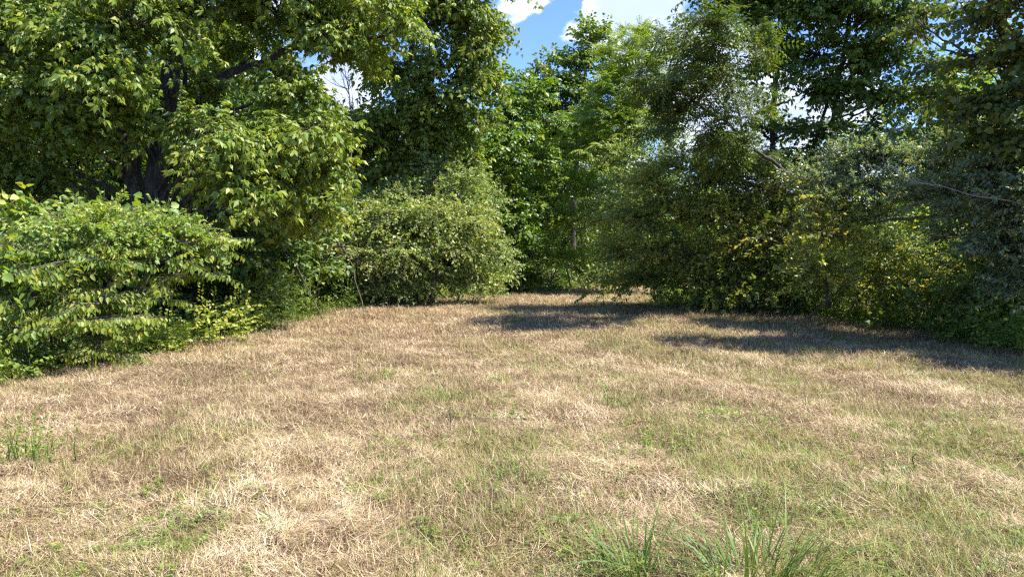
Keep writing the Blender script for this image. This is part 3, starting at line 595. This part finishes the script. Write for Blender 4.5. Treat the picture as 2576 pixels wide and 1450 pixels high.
# ------------------------------------------------------------------ trees and shrubs
# the great double-stemmed tree on the left
plant('hickory_tree', 'tall hickory tree with two dark furrowed trunks and a thick limb reaching right', 'tree', 385, 14,
 [(40,60,12.4,1.1,.75),(190,110,12.0,1.0,.6),(330,50,12.0,1.0,.6),(90,230,12.2,.9,.5),(250,215,11.8,.85,.45),(-90,130,12.4,1.1,.7),(-60,330,13,1.,.6),
  (200,-120,13.5,1.9,1.0),(500,-130,13,1.6,.9),(780,-110,13.5,1.8,.9),(170,330,12.8,.8,.42),(50,430,13.6,.9,.5),(300,300,12.8,.5,.3),
  (560,50,14.5,1.0,.6),(700,20,14.2,1.1,.6),(640,140,15.5,.9,.45),(820,60,14.5,1.0,.55),(980,60,14.5,.9,.5),(900,150,15,.6,.35,.7),
  (500,330,12.4,.55,.34),(590,345,12.2,.55,.34),(540,390,12.5,.5,.3),(740,240,13.2,.6,.4),(790,330,13.0,.62,.42),(700,340,13.0,.6,.4),(660,400,12.8,.6,.4),(800,420,13.2,.5,.4),
  (600,470,12.3,.42,.26),(650,500,12.3,.36,.2),(720,480,13.2,.6,.4),(780,540,13.8,.6,.4),(560,225,13.5,.4,.22,.8),(700,190,13.6,.5,.26,.8),(830,90,13.8,.5,.25),(210,470,14.5,.9,.5,.7),(480,430,14.8,.6,.4,.6)],
 'compound','hickory',BARK,1, stems=[
  [(385,660,14,.27),(388,560,14,.22),(395,450,14.05,.21),(408,330,14.1,.18),(428,200,14.1,.175),(445,60,14.1,.16),(470,-60,14.1,.14),(520,-260,14.0,.10)],
  [(350,640,14.1,.20),(348,540,14.15,.19),(332,430,14.2,.17),(318,330,14.25,.16),(285,240,14.3,.13),(230,120,14.4,.10),(190,-60,14.4,.07)],
  [(438,90,14.1,.11),(420,10,14.05,.10),(385,-80,14,.09),(340,-200,13.8,.07)],
  [(412,350,14.1,.08),(470,290,14.1,.085),(515,245,14.2,.085),(575,185,14.3,.08),(650,160,14.4,.07),(740,120,14.5,.06),(850,105,14.6,.045),(960,90,14.6,.03),(1040,60,14.6,.015)],
  [(460,170,14.1,.03),(500,185,14.1,.028),(560,205,14.2,.03)]],
 nb=30, dens=1.0, droop=.5, tint=.6, lsc=1.0)
plant('oak_tree', 'broad dark green tree overhanging the middle of the clearing edge', 'tree', 985, 23.6,
 [(920,20,20.4,1.64,0.88),(1060,20,20.4,1.51,0.88),(1170,50,20.5,1.13,0.82),(1130,150,20.7,1.07,0.69),(1215,120,20.7,0.69,0.63),(1010,190,21.1,1.01,0.63),(1200,210,20.9,0.69,0.50),(1110,250,21.1,1.01,0.63),
  (1000,300,21.5,1.13,0.76),(1110,350,21.7,1.07,0.76),(950,360,21.9,1.01,0.76),(1190,300,21.5,0.63,0.50),(1040,420,22.1,1.13,0.69),(1150,430,22.5,0.88,0.63),(930,450,22.4,1.01,0.63),(1180,-90,20.4,1.39,0.88),(960,-120,20.4,2.02,1.01),(1060,-140,20.9,1.76,1.01),
  (880,330,22.1,0.63,0.63),(870,420,22.3,0.88,0.63)],
 'compound','hickory',BARK,2, stems=[[(985,725,23.6,.15),(975,600,23.2,.13),(985,450,22.8,.12),(1000,300,22.2,.10),(1030,150,21.6,.08),(1060,0,21.2,.06),(1080,-150,21,.04)],
   [(985,430,22.6,.06),(1060,330,22,.05),(1130,220,21.4,.04),(1180,110,20.9,.03)]], nb=30, dens=1.1, droop=.5, tint=.62, lsc=1.15)
# dead twigs in the gap
def dead_branch(name, label, px, py, d, seed, pts, r=.02, nt=14, group=None, L=.7, mat=PALE):
    rng = np.random.default_rng(seed); P, rr = smooth_path([at(*p) for p in pts], list(np.linspace(r, r*.25, len(pts))), 20); T = Tubes(); T.add(P[None], rr[None], 6)
    for i in range(nt):
        j = rng.integers(5, 19); q = P[j]; v = nrm(P[min(j+1, 19)]-P[j-1])*.8+rng.normal(0, .5, 3); e = q+nrm(v)*L*rng.uniform(.3, 1); m = (q+e)/2+rng.normal(0, .05, 3)
        A, ra = smooth_path([q, m, e], [r*.35, r*.25, r*.1], 8); T.add(A[None], ra[None], 4)
        for w in range(3):
            q2 = A[rng.integers(2, 7)]; e2 = q2+nrm(v+rng.normal(0, .6, 3))*L*.4*rng.random(); T.add(np.stack([q2, e2])[None], np.array([[r*.2, r*.08]]), 3)
    b = P[0].copy(); o = link(name, T.mesh(name, -b), None, mat); o.location = b; tag(o, label, 'branch', group)
dead_branch('dead_sapling', 'thin leafless dead sapling in the sky gap of the left trees', 0, 0, 0, 4, [(885,640,19.5),(880,480,19.5),(885,330,19.5),(878,235,19.5),(870,190,19.5)], .03, 26, L=1.0, mat=STEM)

plant('maple_tree', 'fresh green young maple between the overhanging tree and the sky gap', 'tree', 1290, 25.5,
 [(1260,270,24.5,.8,.6),(1225,190,24.5,.5,.5,.8),(1330,250,25,.6,.5),(1300,330,24.5,.9,.6),(1250,370,24,.8,.6),(1370,300,25,.7,.5),(1330,400,24.8,.9,.6),(1260,460,24.5,.9,.6),(1350,230,25,.35,.4,.6),(1210,420,24,.6,.5),(1300,200,25,.3,.4,.6),(1290,560,25,.9,.7)],
 'broad','maple',BARK,3, stems=[[(1290,735,25.5,.10),(1295,550,25.3,.08),(1290,400,25,.06),(1285,260,25,.03)]], nb=30, droop=.2, tint=.5, lsc=1.15)
plant('tall_tree', 'slim dark green tree with a pointed top against the big cloud', 'tree', 1440, 31,
 [(1480,100,30.5,0.56,0.66),(1500,150,30.5,0.75,0.72),(1450,170,30.5,0.88,0.72),(1410,210,30.5,1.00,0.72),(1380,250,30.5,0.88,0.72),(1360,190,31.0,0.38,0.60,.5),(1470,240,30.5,1.25,0.84),(1530,200,30.5,0.75,0.84),(1420,300,30.5,1.25,0.96),(1380,340,31.0,1.25,0.96),(1485,70,30.5,0.22,0.42,.6),(1520,90,30.5,0.25,0.48,.6),(1395,160,31.0,0.31,0.48,.6),(1530,270,30.5,.9,.8),(1350,270,30.8,.7,.6),(1480,340,31.0,1.50,1.08)],
 'broad','oak',BARK,4, stems=[[(1440,715,31,.14),(1445,500,31,.11),(1460,300,30.8,.08),(1482,90,30.5,.02)]], nb=26, droop=.1, tint=.55, lsc=1.25, up=.25)
plant('locust_tree', 'light yellow green locust tree with fine feathery leaves in front of the cloud', 'tree', 1570, 27.5,
 [(1595,105,25.8,0.45,0.61,.8),(1640,110,25.8,0.45,0.54,.7),(1560,150,25.8,0.75,0.68),(1610,180,25.8,0.90,0.81),(1560,230,25.8,1.05,0.81),(1630,250,25.8,0.90,0.81,.8),(1530,290,25.8,1.05,0.81),(1600,310,25.8,1.20,0.81,.8),(1660,160,25.8,0.45,0.41,.6),(1660,215,25.8,0.52,0.41,.6),(1550,360,25.8,1.35,0.81),(1650,340,25.8,0.75,0.68,.6)],
 'pinnate','locust',BARK,5, stems=[[(1570,720,27.5,.10),(1570,500,27.3,.08),(1580,300,27,.05),(1590,110,27,.02)],[(1578,330,27.1,.03),(1615,240,27,.02),(1635,120,27,.012)]], nb=24, droop=.25, tint=.5, lsc=1.15, up=.2)
plant('walnut_tree', 'leaning walnut like tree with backlit feathery leaves against white cloud', 'tree', 2085, 15.4,
 [(1700,110,14.8,0.50,0.22,.8),(1745,60,13.3,0.40,0.19,.8),(1790,100,15.1,0.50,0.22),(1690,185,14.0,0.50,0.22),(1760,190,13.8,0.50,0.24),(1650,225,15.4,0.35,0.15,.6),(1830,150,13.7,0.45,0.22,.8),(1720,260,14.8,0.45,0.21),(1800,240,14.9,0.50,0.24,.8),(1860,80,13.9,0.40,0.22,.7),(1850,220,15.6,0.40,0.22,.6),
  (1740,330,14.2,0.45,0.22,.8),(1820,330,14.7,0.50,0.24,.7),(1790,400,15.8,0.50,0.24,.7),(1880,300,14.1,0.35,0.19,.45),(1890,400,15.9,0.50,0.26,.6)],
 'pinnate','walnut',BARK,6, stems=[[(2085,775,15.5,.045),(2060,560,15.4,.042),(2030,480,15.4,.04),(1960,420,15.3,.036),(1880,360,15.2,.034),(1820,300,15.0,.03),(1740,250,14.7,.03),(1690,190,14.5,.015)],
   [(1870,350,15.3,.03),(1850,250,15.0,.02),(1790,140,14.6,.012)]], nb=20, droop=.35, tint=.45, limb_r=.02, lsc=1.3)
plant('ash_tree', 'tall dark tree with several slim trunks rising above the right shrubs', 'tree', 1962, 19.4,
 [(1890,-40,17,1.2,.6),(1880,20,17,.6,.4,.9),(1960,40,17,.8,.5),(2050,20,17,.9,.6),(2150,50,17,.9,.6),(2240,50,17,.8,.6),(1960,130,17.4,.6,.45),(2060,130,17.4,.8,.5),(2160,150,17.4,.8,.5),(2240,160,17.3,.7,.5),
  (2290,240,17,.6,.45),(2210,250,17.4,.7,.5),(2110,240,17.6,.7,.5),(2020,230,17.6,.6,.4,.7),(2160,330,17.6,.7,.5,.8),(2060,330,17.8,.6,.45,.6),(2240,340,17.2,.6,.45,.8),(2000,420,18,.5,.4,.6),(2100,-100,17,1.8,.8),(2300,-80,17,1.4,.8),(1970,-160,17,1.4,.8),(1930,330,17.8,.3,.25,.4),(1990,330,18.2,.5,.4,.5),(1900,180,17.8,.4,.3,.7),(1930,400,18.6,.5,.4,.6),(2060,420,18.4,.5,.4,.7)],
 'compound','hickory',BARK,7, stems=[[(1962,742,19.4,.09),(1955,600,19,.08),(1948,450,18.5,.072),(1945,300,18.1,.065),(1958,150,17.8,.055),(1985,-20,17.5,.05),(2000,-200,17.3,.03)],
   [(2060,738,19.4,.07),(2062,560,18.8,.06),(2085,380,18.2,.055),(2110,200,17.8,.05),(2140,20,17.5,.045),(2150,-150,17.3,.03)],
   [(1960,640,18.5,.05),(2030,420,18.2,.045),(2085,250,17.9,.035),(2150,100,17.5,.02)]], nb=27, droop=.35, tint=.30, lsc=1.0)
plant('cherry_tree', 'yellow green tree leaning in from the right border with thin bare boughs', 'tree', 2720, 12.5,
 [(2330,60,14.5,.6,.4,.7),(2440,40,13.5,.6,.4,.8),(2540,30,11,.6,.4,.9),(2390,180,13.8,.55,.35,.7),(2480,160,11.4,.5,.3,.8),(2560,150,11,.5,.35),(2340,270,14.2,.6,.35),(2430,270,11.6,.55,.32),(2520,260,11.2,.55,.35),(2600,260,10.8,.6,.5),
  (2380,350,14,.6,.35),(2480,350,11.5,.55,.35),(2570,360,11,.5,.4),(2660,120,10.8,.7,.6),(2680,350,11,.7,.6),(2460,-80,11.2,1.,.5),(2640,-60,10.8,1.,.5)],
 'broad','walnut',BARK,8, stems=[[(2720,850,12.5,.16),(2700,600,12.3,.13),(2650,350,12,.10),(2576,190,11.6,.07),(2510,60,11.3,.05),(2470,-60,11,.03)],
   [(2640,330,12,.05),(2560,175,11.6,.03),(2440,140,11.5,.02),(2300,45,11.6,.008)],[(2600,200,11.8,.04),(2480,150,11.6,.025),(2390,130,11.6,.015),(2290,70,11.8,.006)]],
 nb=24, dens=1., droop=.3, tint=.65, lsc=.85, limb_r=.02)

# shrubs
plant('dogwood_bush', 'sunlit dogwood bush with layered boughs of hanging leaves at the left border', 'bush', 130, 9.9,
 [(60,640,9.8,.7,.22),(200,610,10,.6,.22),(320,620,10,.5,.2),(120,660,9.5,.7,.2),(270,660,9.6,.6,.18),(40,700,9.2,.6,.2),(380,650,10.2,.5,.18),(-40,640,9.4,.8,.3),
  (460,610,10.6,.55,.14),(560,600,10.8,.35,.1,.8),(480,690,10.5,.45,.10),(400,755,10.2,.35,.06,.8),(150,740,9.2,.55,.17),(260,760,9.3,.55,.15),(70,790,9.0,.5,.17),(200,820,9.1,.5,.14),(310,800,9.5,.3,.1),(-40,780,9,.6,.3),(60,860,9.1,.45,.16,.7),(240,880,9.4,.4,.12,.6),(350,560,10.4,.4,.2)],
 'droop','dogwood',STEM,11, shrub=True, nb=30, dens=.85, flat=.3, droop=.2, tint=.5, limb_r=.018, spread=1.6)
plant('climbing_vine', 'bright lime green vine spilling over the top of the layered left bush', 'vine', 240, 9.9,
 [(235,565,9.7,.30,.16,1.6),(180,585,9.6,.25,.12,1.2),(300,585,9.8,.3,.12,1.2),(410,580,10.3,.3,.14,1.2),(470,590,10.6,.25,.1,1.)],
 'simple','bright',STEM,12, shrub=True, nb=60, tint=.55, limb_r=.008, lsc=.8)
plant('spicebush', 'pale broad leaved shrub poking out behind the lime green vine', 'bush', 110, 10.6,
 [(60,560,10.6,.4,.2,.8),(150,545,10.7,.35,.2,.8),(330,540,10.8,.2,.15,.6),(10,650,9.0,.25,.16,.7),(10,680,9,.2,.14,.7)],
 'broad','weed',STEM,13, shrub=True, nb=24, tint=.5, lsc=.95, limb_r=.015)
plant('honeysuckle_bush', 'large rounded sunlit honeysuckle bush in the middle of the edge', 'bush', 1060, 21.2,
 [(900,540,20,.85,.55),(880,600,19.8,.6,.5),(985,550,19.8,.9,.55),(1080,540,19.8,.9,.55),(1180,560,20,.8,.6),(1230,630,20.4,.55,.55),(1130,630,19.7,.8,.55),(1020,640,19.5,.8,.55),(930,650,19.5,.7,.5),(1200,700,20.4,.6,.45),
  (1100,710,20,.6,.35),(980,720,19.8,.6,.3,.6),(880,690,19.6,.45,.4,.6),(1160,470,20.8,.7,.6),(1110,430,21,.5,.5),(1210,510,20.8,.6,.5),(950,500,20.4,.5,.4),(1030,490,20.6,.6,.4),(1245,690,20.8,.35,.4)],
 'simple','honey',STEM,14, shrub=True, nb=60, dens=1.4, droop=.45, tint=.5, limb_r=.025, lsc=1.15, spread=3)
plant('thicket_bush', 'dense light green thicket left of the end of the clearing under the slim tree', 'bush', 1420, 28,
 [(1440,320,26.5,.8,.6),(1380,380,26.5,.9,.7),(1480,390,26.5,.9,.7),(1420,460,26,1.,.7),(1340,480,26,.9,.6),(1500,480,26,.8,.7),(1360,560,26,.9,.6),(1440,560,25.8,.9,.6),(1520,560,26,.8,.6),(1330,640,26.4,.7,.6,.7),(1420,650,26.4,.8,.6,.7),(1500,650,26.2,.8,.6,.8),(1380,510,25.6,.5,.4,1.3)],
 'simple','bright',STEM,15, shrub=True, nb=44, dens=1.4, droop=.3, tint=.45, limb_r=.02, lsc=1.35, spread=4)
plant('willow_bush', 'wispy pale green willow like bush right of the light green thicket', 'bush', 1560, 26.5,
 [(1620,330,24.5,.7,.55,.8),(1560,400,24.5,.8,.6),(1650,400,24.5,.8,.6,.8),(1590,470,24.3,.9,.6),(1690,350,24,.5,.4,.6),(1540,520,24.5,.8,.6),(1640,530,24.3,.9,.6),(1560,620,24.8,.9,.6),(1680,470,24,.7,.5,.8),(1640,640,24.8,.8,.5),(1600,690,25.2,.7,.3)],
 'simple','honey',STEM,16, shrub=True, nb=42, dens=1.2, droop=.2, tint=.42, limb_r=.018, lsc=1.25, spread=3, up=.1)
plant('arching_shrub', 'brownish green shrub with bare arching stems casting shade on the clearing', 'bush', 1830, 18.6,
 [(1640,470,17.9,0.67,0.52,.8),(1720,420,17.9,0.73,0.57,.8),(1800,450,17.7,0.78,0.57),(1880,430,17.7,0.67,0.57,.8),(1600,560,17.9,0.73,0.57),(1700,530,17.7,0.84,0.57),(1800,540,17.5,0.90,0.57),(1900,530,17.5,0.84,0.57),(1560,640,18.3,0.56,0.46,.8),(1640,640,17.9,0.67,0.46,.9),(1730,640,17.7,0.67,0.40,.7),(1960,480,17.3,0.67,0.52),
  (1990,580,17.1,0.67,0.52),(1900,620,17.1,0.67,0.46,.6),(2050,510,16.7,0.67,0.52,.8),(1620,700,18.7,0.56,0.25,.7),(1820,380,18.0,0.45,0.34,.6),(2080,590,13.7,0.56,0.46,.9),(2070,680,13.7,0.56,0.46,.9),(2120,520,13.7,0.45,0.46,.8)],
 'simple','brown',STEM,17, shrub=True, nb=64, dens=1.4, droop=.3, tint=.5, limb_r=.02, lsc=1.05, spread=2.4)
plant('autumn_olive', 'big grey green autumn olive shrub with long leaning limbs at the right border', 'bush', 2640, 12.2,
 [(2060,440,14.6,.5,.35),(2140,400,14.2,.55,.35),(2230,390,13.8,.6,.38),(2320,400,13.2,.6,.38),(2410,410,12.6,.6,.38),(2500,420,12,.6,.4),(2580,430,11.4,.65,.45),(2100,480,14,.55,.35),(2200,470,13.5,.6,.36),(2300,490,13,.6,.36),
  (2400,500,12.3,.6,.4),(2500,510,11.6,.6,.4),(2570,560,11.2,.6,.4),(2180,550,13.8,.45,.3,.6),(2420,590,12.3,.55,.35,.8),(2520,630,11.6,.55,.4),(2580,720,11,.5,.4),(2650,500,11,.8,.6),(2650,650,11,.8,.6),(2480,330,12.4,.5,.3,.8),(2800,560,9.8,.8,.7),(2900,420,9.4,.8,.7),(2860,700,9.4,.7,.6),(2980,600,8.8,.8,.7)],
 'narrow','olive',STEM,18, nb=62, dens=1.4, droop=.2, tint=.5, limb_r=.02, flat=.15,
 stems=[[(2640,830,12.2,.12),(2620,700,12.2,.10),(2540,575,12.2,.075),(2450,545,12.4,.06),(2360,520,12.8,.05),(2250,470,13.4,.035),(2130,430,14,.02)],
   [(2630,760,12.2,.07),(2600,560,12,.06),(2520,480,12,.045),(2400,440,12.5,.03),(2230,380,13.6,.015)],[(2450,545,12.4,.04),(2330,545,12.8,.03),(2180,560,13.6,.018)]])
plant('tangled_shrub', 'dark tangled shrub of brown twigs under the grey green one', 'bush', 2230, 15.2,
 [(2120,600,15,.5,.35,.7),(2230,610,14.8,.5,.35,.7),(2330,640,14,.55,.35,.8),(2420,680,13.2,.55,.35,.8),(2500,740,12.4,.5,.35,.9),(2300,720,14,.5,.3,.7),(2400,760,13,.5,.25,.8),(2180,680,15,.45,.3,.4),(2050,640,16,.4,.3,.4),(2540,800,11.8,.45,.22,.9)],
 'simple','brown',STEM,19, shrub=True, nb=70, tint=.4, limb_r=.02, spread=3.5)
plant('low_hazel', 'dark green leafy shrub in the shade between the great tree and the middle bush', 'bush', 760, 17.2,
 [(700,560,16.4,.6,.45),(780,600,16.8,.6,.5),(640,590,15,.5,.4),(720,650,16.2,.6,.4),(800,680,17,.5,.4),(660,690,15.4,.45,.3),(600,640,14.6,.4,.3,.7),(820,540,17.6,.5,.4),(580,560,14.2,.5,.3)],
 'broad','oak',STEM,20, shrub=True, nb=44, tint=.4, limb_r=.015, spread=3)
plant('sassafras_sapling', 'slim sapling with broad leaves at the dark gap right of the middle bush', 'sapling', 1310, 25.2,
 [(1295,530,24.8,.35,.3),(1330,600,24.8,.4,.35),(1290,640,24.8,.35,.3),(1320,680,25,.35,.25)],
 'broad','maple',STEM,21, stems=[[(1310,728,25.2,.03),(1308,640,25,.025),(1300,530,24.9,.012)]], nb=34, tint=.4, lsc=.9)
dead_branch('dead_branch', 'pale forked dead bough hanging in front of the grey green shrub', 0, 0, 0, 5, [(2640,535,10.9),(2540,505,10.8),(2450,492,10.9),(2370,468,10.8),(2290,452,11),(2215,395,11.1)], .011, 12, L=.4)
dead_branch('dead_branch', 'thin brown dead twigs sprawling at the left foot of the middle bush', 0, 0, 0, 6, [(960,745,19),(930,700,19),(890,640,19),(850,600,19)], .014, 30, L=.8, mat=STEM)

# ------------------------------------------------------------------ woods behind
BACK = [ # px, depth, top px row, half width m, leaf, tint, label
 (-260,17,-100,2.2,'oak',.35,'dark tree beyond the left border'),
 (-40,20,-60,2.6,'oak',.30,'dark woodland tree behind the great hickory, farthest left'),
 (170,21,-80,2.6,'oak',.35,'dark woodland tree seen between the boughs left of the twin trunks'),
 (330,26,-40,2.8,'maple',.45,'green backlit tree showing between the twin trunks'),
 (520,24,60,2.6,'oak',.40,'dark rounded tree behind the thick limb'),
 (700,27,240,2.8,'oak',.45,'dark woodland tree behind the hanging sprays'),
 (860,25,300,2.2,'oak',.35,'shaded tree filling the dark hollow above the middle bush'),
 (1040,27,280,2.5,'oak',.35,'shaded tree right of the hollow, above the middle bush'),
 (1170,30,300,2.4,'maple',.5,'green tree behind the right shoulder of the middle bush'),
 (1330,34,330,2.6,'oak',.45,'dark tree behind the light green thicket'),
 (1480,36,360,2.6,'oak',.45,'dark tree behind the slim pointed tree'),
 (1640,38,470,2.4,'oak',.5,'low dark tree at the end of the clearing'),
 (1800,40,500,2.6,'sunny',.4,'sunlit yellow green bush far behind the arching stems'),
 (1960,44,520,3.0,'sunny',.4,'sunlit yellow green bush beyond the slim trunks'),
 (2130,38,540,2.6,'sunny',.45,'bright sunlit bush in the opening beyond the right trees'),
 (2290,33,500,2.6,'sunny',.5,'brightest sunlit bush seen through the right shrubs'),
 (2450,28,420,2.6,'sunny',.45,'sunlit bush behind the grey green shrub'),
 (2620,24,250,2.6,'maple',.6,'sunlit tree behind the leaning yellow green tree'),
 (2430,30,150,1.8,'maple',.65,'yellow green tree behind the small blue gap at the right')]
for i, (px, d, top, hw, lf, ti, lab) in enumerate(BACK):
    rng = np.random.default_rng(300+i); cl = []; bot = 725+ (EYE/d)*FPX*.2; y = top; ppm = FPX/d
    while y < 690:
        k = (y-top)/max(1, 690-top); half = hw*(.35+.65*math.sin(min(1, k*1.6+.15)*math.pi/2))
        for s in (-.75, 0, .75):
            cl.append((px+s*half*ppm+rng.normal(0, .15)*ppm, y+rng.normal(0, .15)*ppm+.35*ppm*abs(s), d-.6+rng.normal(0, .4)-(1-abs(s))*.4, half*.55, .75))
        y += .95*ppm
    topz = top+30
    plant('woodland_tree' if hw > 1.7 and lf != 'sunny' else 'woodland_bush', lab, 'tree' if lf != 'sunny' else 'bush', px, d+.6, cl, 'far' if lf != 'maple' else 'broad', lf, BARK, 400+i, group='woods behind the clearing' if lf != 'sunny' else 'sunlit bushes beyond the right trees',
      stems=[[(px, 725+EYE/d*FPX-95, d+.6, .16), (px+rng.normal(0, 12), 500, d+.6, .13), (px+rng.normal(0, 20), min(500, top+ppm*1.2), d+.5, .06)]], nb=12 if lf != 'maple' else 15, droop=.2, tint=ti, lsc=1.0 if lf != 'maple' else 1.6)

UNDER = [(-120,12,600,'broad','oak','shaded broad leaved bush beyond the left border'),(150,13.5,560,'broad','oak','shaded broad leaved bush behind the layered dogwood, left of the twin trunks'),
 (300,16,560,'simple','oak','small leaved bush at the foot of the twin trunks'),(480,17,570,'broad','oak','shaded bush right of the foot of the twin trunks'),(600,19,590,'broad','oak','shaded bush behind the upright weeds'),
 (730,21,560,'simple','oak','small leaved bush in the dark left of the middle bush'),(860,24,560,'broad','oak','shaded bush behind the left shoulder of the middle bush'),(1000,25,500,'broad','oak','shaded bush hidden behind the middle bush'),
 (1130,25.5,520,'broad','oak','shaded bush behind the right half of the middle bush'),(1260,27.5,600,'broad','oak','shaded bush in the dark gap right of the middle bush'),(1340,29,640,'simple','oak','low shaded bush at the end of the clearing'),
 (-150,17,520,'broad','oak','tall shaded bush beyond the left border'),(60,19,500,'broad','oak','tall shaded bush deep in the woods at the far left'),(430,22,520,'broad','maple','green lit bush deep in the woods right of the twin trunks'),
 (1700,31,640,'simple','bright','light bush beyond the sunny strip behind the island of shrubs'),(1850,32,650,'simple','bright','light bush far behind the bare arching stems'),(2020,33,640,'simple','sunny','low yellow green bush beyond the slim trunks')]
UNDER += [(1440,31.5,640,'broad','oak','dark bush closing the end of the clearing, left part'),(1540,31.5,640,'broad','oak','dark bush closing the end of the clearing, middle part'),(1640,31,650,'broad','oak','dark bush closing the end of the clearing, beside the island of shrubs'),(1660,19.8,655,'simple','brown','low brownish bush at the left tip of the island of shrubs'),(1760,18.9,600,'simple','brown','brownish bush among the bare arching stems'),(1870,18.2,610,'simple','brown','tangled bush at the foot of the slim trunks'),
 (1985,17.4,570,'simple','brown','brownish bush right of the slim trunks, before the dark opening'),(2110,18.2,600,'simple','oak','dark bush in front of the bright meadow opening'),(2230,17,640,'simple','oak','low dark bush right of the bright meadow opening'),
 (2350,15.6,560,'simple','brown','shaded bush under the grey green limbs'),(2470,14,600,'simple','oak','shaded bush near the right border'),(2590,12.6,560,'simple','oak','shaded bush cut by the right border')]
for i, (px, d, top, kd, lf, lab) in enumerate(UNDER):
    rng = np.random.default_rng(700+i); ppm = FPX/d; cl = []; foot = 725+EYE/d*FPX-120; y = top+.4*ppm
    while y < foot:
        for s in (-1, 0, 1): cl.append((px+s*.9*ppm+rng.normal(0, .15)*ppm, y+rng.normal(0, .12)*ppm+.2*ppm*abs(s), d-.3+rng.normal(0, .3), .75, .5))
        y += .75*ppm
    plant('understory_bush', lab, 'bush', px, d, cl, kd, lf, STEM, 800+i, group='understory bushes in the woods', shrub=True, nb=24, dens=1., droop=.3, tint=.4, limb_r=.015, lsc=1.3 if kd == 'broad' else 1.5, spread=4)
print('leaf polys', NLEAF[0])
